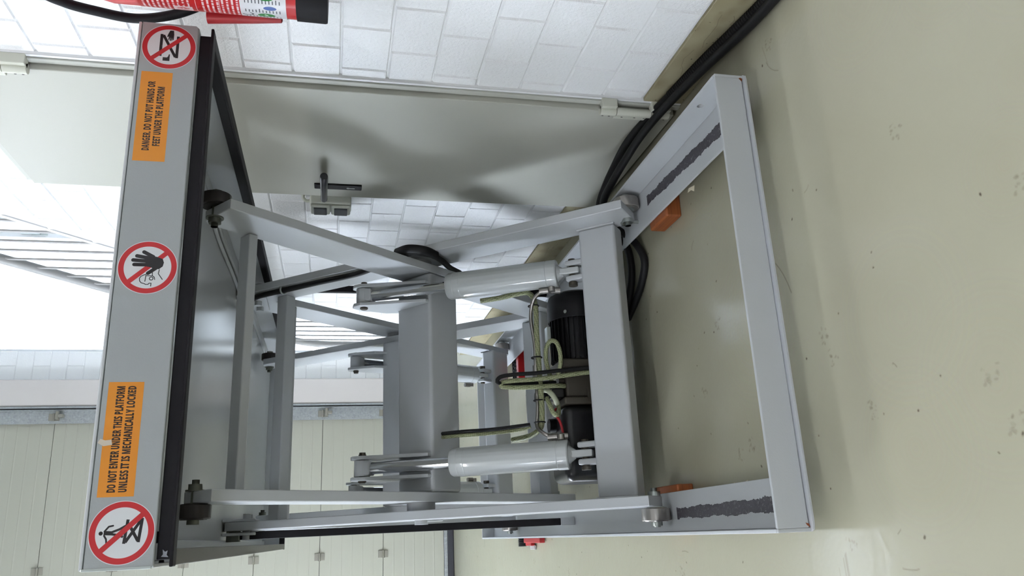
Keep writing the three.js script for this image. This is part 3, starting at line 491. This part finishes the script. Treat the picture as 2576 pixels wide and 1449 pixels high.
// ---- pump set between the rails
{
  const y = 0.192, z = -0.985;
  const fins = []; for (let k = 0; k < 34; k++) { const a = k / 34 * Math.PI * 2; fins.push(bx(0.568, 0.708, 0.08, 0.098, -0.0016, 0.0016).rotateX(a).translate(0, y, z)); }
  const motor = part(lift, 'pump_motor', [lathe(V(0.566, y, z), V(0.71, y, z), [[0, 0], [0.086, 0], [0.086, 0.144], [0, 0.144]]), ...fins], M.motor, 'black finned electric motor');
  part(motor, 'fan_cover', [lathe(V(0.706, y, z), V(0.806, y, z), [[0.0985, 0], [0.1005, 0.002], [0.1005, 0.068], [0.094, 0.088], [0.078, 0.097], [0.05, 0.1], [0, 0.1]], 48)], M.motor);
  part(motor, 'cover_screw', [cyl(V(0.724, y + 0.062, z + 0.0775), V(0.724, y + 0.065, z + 0.0805), 0.006, 0.006, 12)], M.zinc);
  part(motor, 'rating_plate', bx(0.64, 0.69, y + 0.098, y + 0.112, z - 0.02, z + 0.012, 0.002), M.zinc);
  part(motor, 'motor_feet', [bx(0.58, 0.7, 0.057, 0.1, z - 0.08, z + 0.08, 0.004)], M.motor);
  const pump = part(lift, 'pump_block', [bx(0.44, 0.564, y - 0.07, y + 0.072, z - 0.062, z + 0.062, 0.008), bx(0.415, 0.44, y - 0.085, y + 0.085, z - 0.08, z + 0.08, 0.006), bx(0.53, 0.566, y - 0.09, y + 0.09, z - 0.085, z + 0.085, 0.01), cyl(V(0.47, y + 0.07, z), V(0.47, y + 0.115, z), 0.02), hex(V(0.5, y + 0.07, z + 0.03), V(0.5, y + 0.09, z + 0.03), 0.014)], M.castIron, 'dirty brown grey pump block');
  part(pump, 'lifting_eye', extrude([[-0.018, 0], [0.018, 0], [0.018, 0.03], [0.01, 0.045], [-0.01, 0.045], [-0.018, 0.03]], 0.004, 0, [[0, 0.026, 0.008]]).rotateZ(Math.PI / 2).translate(0.47, y - 0.01, z + 0.078), M.castIron);
  part(pump, 'valve', [cyl(V(0.455, y + 0.07, z - 0.01), V(0.455, y + 0.16, z - 0.01), 0.014), bx(0.44, 0.47, y + 0.08, y + 0.12, z - 0.02, z + 0.06, 0.004)], M.tankGrey);
  part(pump, 'tag', bx(0.478, 0.5, y + 0.11, y + 0.15, z + 0.02, z + 0.022, 0.0005), M.label);
  const tank = part(lift, 'oil_tank', [bx(0.172, 0.412, 0.09, 0.288, -1.08, -0.895, 0.03)], M.tankGrey, 'black oil tank');
  part(tank, 'filler_cap', [cyl(V(0.36, 0.288, -1.0), V(0.36, 0.31, -1.0), 0.022)], M.black);
  part(tank, 'tank_foot', [bx(0.2, 0.225, 0.0575, 0.094, -1.05, -0.92, 0.003), bx(0.37, 0.395, 0.0575, 0.094, -1.05, -0.92, 0.003)], M.lift);
  part(tank, 'warning_wire', tube([[0.405, 0.3, -0.93], [0.39, 0.315, -0.91], [0.36, 0.3, -0.9], [0.3, 0.29, -0.892]], 0.004, { seg: 24, rad: 8 }), M.redDark, 'thin red wire');
  part(lift, 'pump_tray', [bx(0.1195, 0.9275, 0.05, 0.057, -1.12, -0.88, 0.002)], M.lift);
}
// ---- hoses and pipes
{
  const pipe = part(lift, 'steel_pipe', [tube([[0.783, 0.285, -0.862], [0.785, 0.33, -0.872], [0.765, 0.362, -0.89], [0.715, 0.37, -0.925], [0.62, 0.362, -0.928], [0.5, 0.362, -0.928], [0.4, 0.364, -0.926], [0.35, 0.37, -0.92], [0.325, 0.362, -0.89], [0.309, 0.335, -0.875], [0.309, 0.29, -0.862]], 0.0062, { seg: 120 }), hex(V(0.783, 0.282, -0.862), V(0.784, 0.312, -0.868), 0.0115), hex(V(0.309, 0.288, -0.862), V(0.309, 0.312, -0.868), 0.0115), hex(V(0.545, 0.362, -0.928), V(0.5, 0.362, -0.928), 0.0125), hex(V(0.495, 0.362, -0.928), V(0.47, 0.362, -0.928), 0.011)], M.steel);
  part(lift, 'braided_hose', tube([[0.79, 0.52, -1.02], [0.795, 0.46, -1.0], [0.802, 0.4, -0.97], [0.795, 0.37, -0.935], [0.76, 0.357, -0.916], [0.64, 0.356, -0.914], [0.505, 0.354, -0.914], [0.38, 0.354, -0.912], [0.345, 0.358, -0.92], [0.325, 0.38, -0.96], [0.318, 0.43, -1.02]], 0.0088, { seg: 160, tile: 0.05 }), M.braid, 'yellow green braided hose');
  part(lift, 'braided_hose', tube([[0.52, 0.13, -0.885], [0.514, 0.21, -0.89], [0.503, 0.3, -0.895], [0.494, 0.38, -0.895], [0.49, 0.445, -0.895], [0.4835, 0.483, -0.895], [0.474, 0.488, -0.895], [0.469, 0.455, -0.898], [0.47, 0.39, -0.9], [0.476, 0.3, -0.91], [0.48, 0.26, -0.94]], 0.0075, { seg: 160, tile: 0.05 }), M.braid);
  part(lift, 'black_cable', tube([[0.532, 0.13, -0.882], [0.528, 0.21, -0.884], [0.52, 0.3, -0.884], [0.512, 0.38, -0.886], [0.508, 0.45, -0.888], [0.499, 0.492, -0.888], [0.486, 0.5, -0.888], [0.479, 0.47, -0.9], [0.482, 0.4, -0.91], [0.488, 0.3, -0.92]], 0.0065, { seg: 120 }), M.hose);
  part(lift, 'braided_hose', tube([[0.5, 0.3, -0.9], [0.545, 0.291, -0.88], [0.585, 0.294, -0.872], [0.612, 0.305, -0.872], [0.618, 0.318, -0.885], [0.6, 0.329, -0.9], [0.56, 0.332, -0.905], [0.515, 0.322, -0.91], [0.49, 0.31, -0.93]], 0.0072, { seg: 120, tile: 0.05 }), M.braid);
  part(lift, 'clear_hose', tube([[0.47, 0.34, -0.95], [0.462, 0.33, -0.92], [0.448, 0.322, -0.9], [0.43, 0.31, -0.9], [0.42, 0.3, -0.92]], 0.0085, { seg: 40 }), M.clearHose);
  part(lift, 'braided_hose', tube([[0.44, 0.33, -0.93], [0.405, 0.325, -0.905], [0.385, 0.318, -0.9], [0.38, 0.305, -0.905], [0.395, 0.296, -0.92], [0.43, 0.29, -0.95]], 0.0075, { seg: 50, tile: 0.05 }), M.braid);
  part(lift, 'braided_hose', tube([[0.345, 0.66, -1.14], [0.335, 0.595, -1.0], [0.337, 0.511, -0.98], [0.344, 0.42, -0.96], [0.352, 0.385, -0.945]], 0.0065, { seg: 60, tile: 0.05 }), M.braid);
  part(lift, 'black_cable', tube([[0.357, 0.66, -1.14], [0.345, 0.595, -0.99], [0.347, 0.511, -0.97], [0.354, 0.42, -0.95], [0.356, 0.39, -0.935]], 0.006, { seg: 60 }), M.hose);
  for (const [x, yy, zz] of [[0.745, 0.36, -0.92], [0.57, 0.359, -0.92], [0.43, 0.359, -0.92], [0.36, 0.361, -0.918]]) part(pipe, 'cable_tie', new THREE.TorusGeometry(0.017, 0.0022, 8, 24).rotateY(Math.PI / 2).translate(x, yy, zz), M.black);
  // cable clipped along the right arm and its slack over the crossing
  const ac = part(lift, 'arm_cable', tube([[0.955, 1.36, -1.72], [0.955, 1.335, -1.63], [0.953, 1.3, -1.555], [0.953, 1.235, -1.497], [0.953, 1.069, -1.36], [0.953, 0.92, -1.238], [0.95, 0.86, -1.14], [0.95, 0.79, -1.03], [0.95, 0.745, -1.0], [0.95, 0.69, -1.012], [0.95, 0.645, -1.067], [0.95, 0.6, -1.15], [0.95, 0.56, -1.2]], 0.0105, { seg: 140 }), M.hose, 'dark cable along the right arm');
  part(ac, 'cable_clip', new THREE.TorusGeometry(0.013, 0.004, 8, 20).rotateX(0.75).translate(0.953, 1.2, -1.468), M.zinc);
  part(lift, 'spiral_sleeve', tube([[0.962, 0.8, -1.035], [0.958, 0.765, -0.985], [0.955, 0.715, -0.985], [0.955, 0.67, -1.03]], 0.0155, { seg: 50 }), M.hose);
  part(lift, 'control_button', [cyl(V(0.995, 1.372, -1.66), V(0.995, 1.335, -1.66), 0.03), bx(0.96, 1.03, 1.372, 1.384, -1.71, -1.61, 0.004)], M.redDark, 'dark red knob under the platform');
  part(lift, 'air_line', tube([[1.04, 1.3775, -0.45], [1.02, 1.3775, -0.7], [0.985, 1.3775, -0.97], [0.99, 1.3775, -1.42], [0.99, 1.3775, -1.6]], 0.006, { seg: 40 }), M.lift);
  part(lift, 'air_line', tube([[1.055, 1.3775, -0.45], [1.045, 1.3775, -0.75], [1.02, 1.3775, -1.04], [1.03, 1.3775, -1.5], [1.03, 1.3775, -1.6]], 0.006, { seg: 40 }), M.lift);
}

// ================================================================= OTHER THINGS
const turn = new THREE.Matrix4().makeRotationY(0.0158);
{
  const b1 = part(scene, 'wooden_block', bx(0.905, 1.03, 0.0, 0.0495, -0.62, -0.49, 0.006).applyMatrix4(turn), M.wood); b1.userData = { label: 'orange brown wooden block under the right base rail of the lift', category: 'wood block' };
  const b2 = part(scene, 'wooden_block', bx(0.02, 0.14, 0.0, 0.0495, -0.8, -0.62, 0.004).applyMatrix4(turn), M.wood); b2.userData = { label: 'orange brown wooden block under the left base rail of the lift', category: 'wood block' };
  const b3 = part(scene, 'wooden_block', bx(0.02, 0.118, 0.0, 0.0495, -3.2, -3.05, 0.004).applyMatrix4(turn), M.wood); b3.userData = { label: 'wooden block under the far left corner of the lift', category: 'wood block' };
  const b4 = part(scene, 'wooden_block', bx(0.94, 1.04, 0.0, 0.0495, -3.2, -3.05, 0.004).applyMatrix4(turn), M.wood); b4.userData = { label: 'wooden block under the far right corner of the lift', category: 'wood block' };
}
{ // power cables along the foot of the wall, over the rail and down in a loop
  const A = [[1.213, 0.014, 0.7], [1.212, 0.015, 0.25], [1.212, 0.017, 0.089], [1.212, 0.031, -0.033], [1.212, 0.05, -0.175], [1.21, 0.068, -0.345], [1.2, 0.095, -0.52], [1.18, 0.112, -0.618], [1.145, 0.122, -0.706], [1.1, 0.135, -0.77], [1.055, 0.144, -0.81], [1.02, 0.13, -0.84], [0.985, 0.08, -0.845], [0.93, 0.03, -0.82], [0.85, 0.014, -0.785], [0.79, 0.013, -0.825], [0.74, 0.015, -0.893], [0.7, 0.02, -0.96]];
  const B = [[1.186, 0.014, 0.7], [1.186, 0.015, 0.25], [1.186, 0.02, 0.124], [1.186, 0.026, 0.022], [1.186, 0.045, -0.111], [1.186, 0.064, -0.261], [1.18, 0.083, -0.421], [1.16, 0.101, -0.524], [1.125, 0.12, -0.606], [1.082, 0.138, -0.7], [1.045, 0.145, -0.77], [1.01, 0.12, -0.815], [0.98, 0.075, -0.862], [0.93, 0.045, -0.856], [0.85, 0.035, -0.85], [0.79, 0.035, -0.868], [0.74, 0.04, -0.9], [0.7, 0.045, -0.96]];
  const t = thing('power_cable', 'black cable nearest the wall, running along the skirting to the lift', 'cable');
  const c1 = part(t, 'cable_jacket', tube(A, 0.0125, { seg: 220, rad: 14 }), M.hose);
  const rings = []; for (let k = 0; k < 60; k++) { const u = 0.26 + k * 0.0042, cv = new THREE.CatmullRomCurve3(A.map((p) => V(...p)), false, 'centripetal'), p = cv.getPointAt(u), d = cv.getTangentAt(u); rings.push(new THREE.TorusGeometry(0.0128, 0.0016, 6, 16).applyQuaternion(new THREE.Quaternion().setFromUnitVectors(V(0, 0, 1), d)).translate(p.x, p.y, p.z)); }
  part(t, 'spiral_wrap', rings, M.hose);
  const t2 = thing('power_cable', 'black cable lying outside the other on the floor side, running to the lift', 'cable');
  part(t2, 'cable_jacket', tube(B, 0.0125, { seg: 220, rad: 14 }), M.hose);
}
{ // surface switch box by the door
  const t = thing('light_switch', 'grey surface mounted double light switch with dark rockers beside the door', 'switch');
  const x0 = 1.186;
  part(t, 'switch_body', [bx(x0 + 0.008, 1.2305, 0.954, 1.104, -1.325, -1.24, 0.008)], M.switchBody);
  for (const y of [0.957, 1.031]) { const f = part(t, 'switch_frame', bx(x0 - 0.004, x0 + 0.009, y, y + 0.07, -1.322, -1.243, 0.012), M.switchBody); part(f, 'rocker', bx(x0 - 0.009, x0 - 0.003, y + 0.011, y + 0.059, -1.315, -1.254, 0.004), M.rocker); }
  part(t, 'supply_cable', tube([[1.215, 1.1, -1.27], [1.214, 1.118, -1.268], [1.224, 1.128, -1.262], [1.2345, 1.126, -1.258]], 0.006, { seg: 24 }), M.cableGrey);
}
{ // fire extinguisher on the wall, mostly above the picture
  const t = thing('fire_extinguisher', 'red fire extinguisher with white print and black foot hung on the block wall', 'fire extinguisher');
  const ax = 1.148, az = 0.072, R = 0.079;
  const tank = part(t, 'tank', lathe(V(ax, 1.085, az), V(ax, 1.6, az), [[0, 0], [R, 0.002], [R, 0.36], [0.07, 0.4], [0.05, 0.435], [0.028, 0.45], [0.024, 0.48], [0, 0.482]], 56), M.red);
  part(t, 'foot_ring', lathe(V(ax, 1.028, az), V(ax, 1.1, az), [[0, 0.004], [R + 0.002, 0], [R + 0.0035, 0.004], [R + 0.003, 0.062], [R - 0.004, 0.064], [0, 0.064]], 56), M.black);
  const print = canvasTex(1024, 1024, (g, w, h) => {
    g.fillStyle = '#b21a1e'; g.fillRect(0, 0, w, h);
    g.fillStyle = '#dcdde2'; g.fillRect(0, 700, w, 324);
    g.strokeStyle = '#d9b3b6'; g.lineWidth = 4; for (const y of [395, 560]) { g.beginPath(); g.moveTo(0, y); g.lineTo(w, y); g.stroke(); }
    g.fillStyle = '#e0c6ca'; for (let y = 30; y < 690; y += 34) { if (y > 340 && y < 420) continue; for (let x = 20; x < w - 30;) { const l = rr(20, 90); if (!(y > 250 && y < 400 && x % 340 < 150)) g.fillRect(x, y, l, 15); x += l + 14; } }
    for (let k = 0; k < 3; k++) { const x = 40 + k * 340; g.fillStyle = '#dcc9cd'; g.fillRect(x, 235, 130, 130); g.fillStyle = '#b21a1e'; g.font = 'bold 90px sans-serif'; g.fillText('B', x + 150, 340); g.save(); g.translate(x + 65, 300); g.rotate(0.785); g.fillRect(-34, -34, 68, 68); g.restore(); g.fillStyle = '#dcc9cd'; g.fillRect(x + 59, 270, 12, 60); g.fillRect(x + 40, 294, 50, 12); }
    g.fillStyle = '#4a4e58'; for (let x = 20; x < w - 30; x += 170) { for (let y = 735; y < 980; y += 24) g.fillRect(x, y, rr(50, 80), 7); }
    for (const x of [120, 460, 800]) { g.fillStyle = '#1c7a33'; g.beginPath(); g.ellipse(x, 880, 52, 62, 0, 0, 7); g.fill(); g.fillStyle = '#cfe6d3'; g.beginPath(); g.moveTo(x - 30, 890); g.quadraticCurveTo(x, 850, x + 34, 872); g.quadraticCurveTo(x + 4, 900, x - 30, 890); g.fill(); g.strokeStyle = '#23262e'; g.lineWidth = 12; g.beginPath(); g.arc(x + 10, 750, 36, 0.4, 4.6); g.stroke(); }
    g.fillStyle = '#2b4f96'; for (const x of [290, 630, 960]) { g.beginPath(); g.ellipse(x, 910, 36, 46, 0, 0, 7); g.fill(); }
  }, true, true);
  print.repeat.set(3, 1);
  part(tank, 'printed_label', new THREE.CylinderGeometry(R + 0.0008, R + 0.0008, 0.285, 56, 1, true).translate(ax, 1.265 - 0.0125, az), S('#ffffff', 0.3, 0, { map: print }));
  part(t, 'valve_head', [bx(ax - 0.02, ax + 0.02, 1.56, 1.62, az - 0.03, az + 0.03, 0.006), bx(ax - 0.012, ax + 0.012, 1.62, 1.635, az - 0.04, az + 0.12, 0.004)], M.black);
  part(t, 'hose', tube([[1.148, 1.59, 0.04], [1.13, 1.6, -0.02], [1.128, 1.565, -0.05], [1.13, 1.51, -0.074], [1.13, 1.44, -0.088], [1.132, 1.37, -0.072], [1.14, 1.31, -0.045], [1.16, 1.25, -0.012], [1.2, 1.19, 0.02], [1.222, 1.12, 0.05]], 0.0105, { seg: 120 }), M.black);
  part(t, 'nozzle', lathe(V(1.092, 1.122, 0.012), V(1.09, 1.272, 0.0), [[0.005, 0], [0.008, 0.002], [0.0105, 0.05], [0.0125, 0.11], [0.014, 0.152], [0.012, 0.152], [0.009, 0.1], [0, 0.1]], 32), M.redDark);
  part(t, 'wall_bracket', bx(1.2, 1.236, 1.3, 1.36, az - 0.03, az + 0.03, 0.003), M.black);
}
{ // two low red pieces of gear on the floor by the lift's far legs
  const t = thing('floor_jack', 'low red jack with a black ribbed roller beside the left base rail', 'jack');
  t.rotation.y = 0.0158;
  part(t, 'jack_body', [bx(-0.022, 0.0025, 0.004, 0.03, -2.66, -2.32, 0.004), bx(-0.036, -0.018, 0.004, 0.026, -2.64, -2.52, 0.004)], M.redDark);
  part(t, 'jack_plate', bx(-0.055, -0.034, 0.002, 0.012, -2.6, -2.5, 0.003), M.rail);
  const rib = []; for (let k = 0; k < 5; k++) rib.push(new THREE.TorusGeometry(0.018, 0.004, 8, 20).rotateY(Math.PI / 2).translate(-0.036 + k * 0.009, 0.023, -2.72));
  part(t, 'ribbed_roller', [cyl(V(-0.04, 0.023, -2.72), V(0.002, 0.023, -2.72), 0.018), ...rib], M.rubber);
  const b = thing('mesh_basket', 'red frame with black wire mesh standing on the floor by the far right legs', 'basket');
  b.rotation.y = 0.0158;
  const z = -2.56;
  part(b, 'basket_rim', [bx(0.8, 0.99, 0.0, 0.048, z, z + 0.05, 0.005)], M.red);
  const mesh = []; for (let k = 0; k < 7; k++) { const x = 0.82 + k * 0.022; mesh.push(cyl(V(x, 0.03, z - 0.16), V(x + 0.06, 0.03, z + 0.006), 0.002, 0.002, 6), cyl(V(x + 0.06, 0.03, z - 0.16), V(x, 0.03, z + 0.006), 0.002, 0.002, 6)); }
  mesh.push(bx(0.81, 1.03, 0.0, 0.033, z - 0.165, z - 0.155)); const wm = part(b, 'wire_mesh', mesh, M.black); wm.userData.kind = 'stuff';
}

renderer.render(scene, camera);
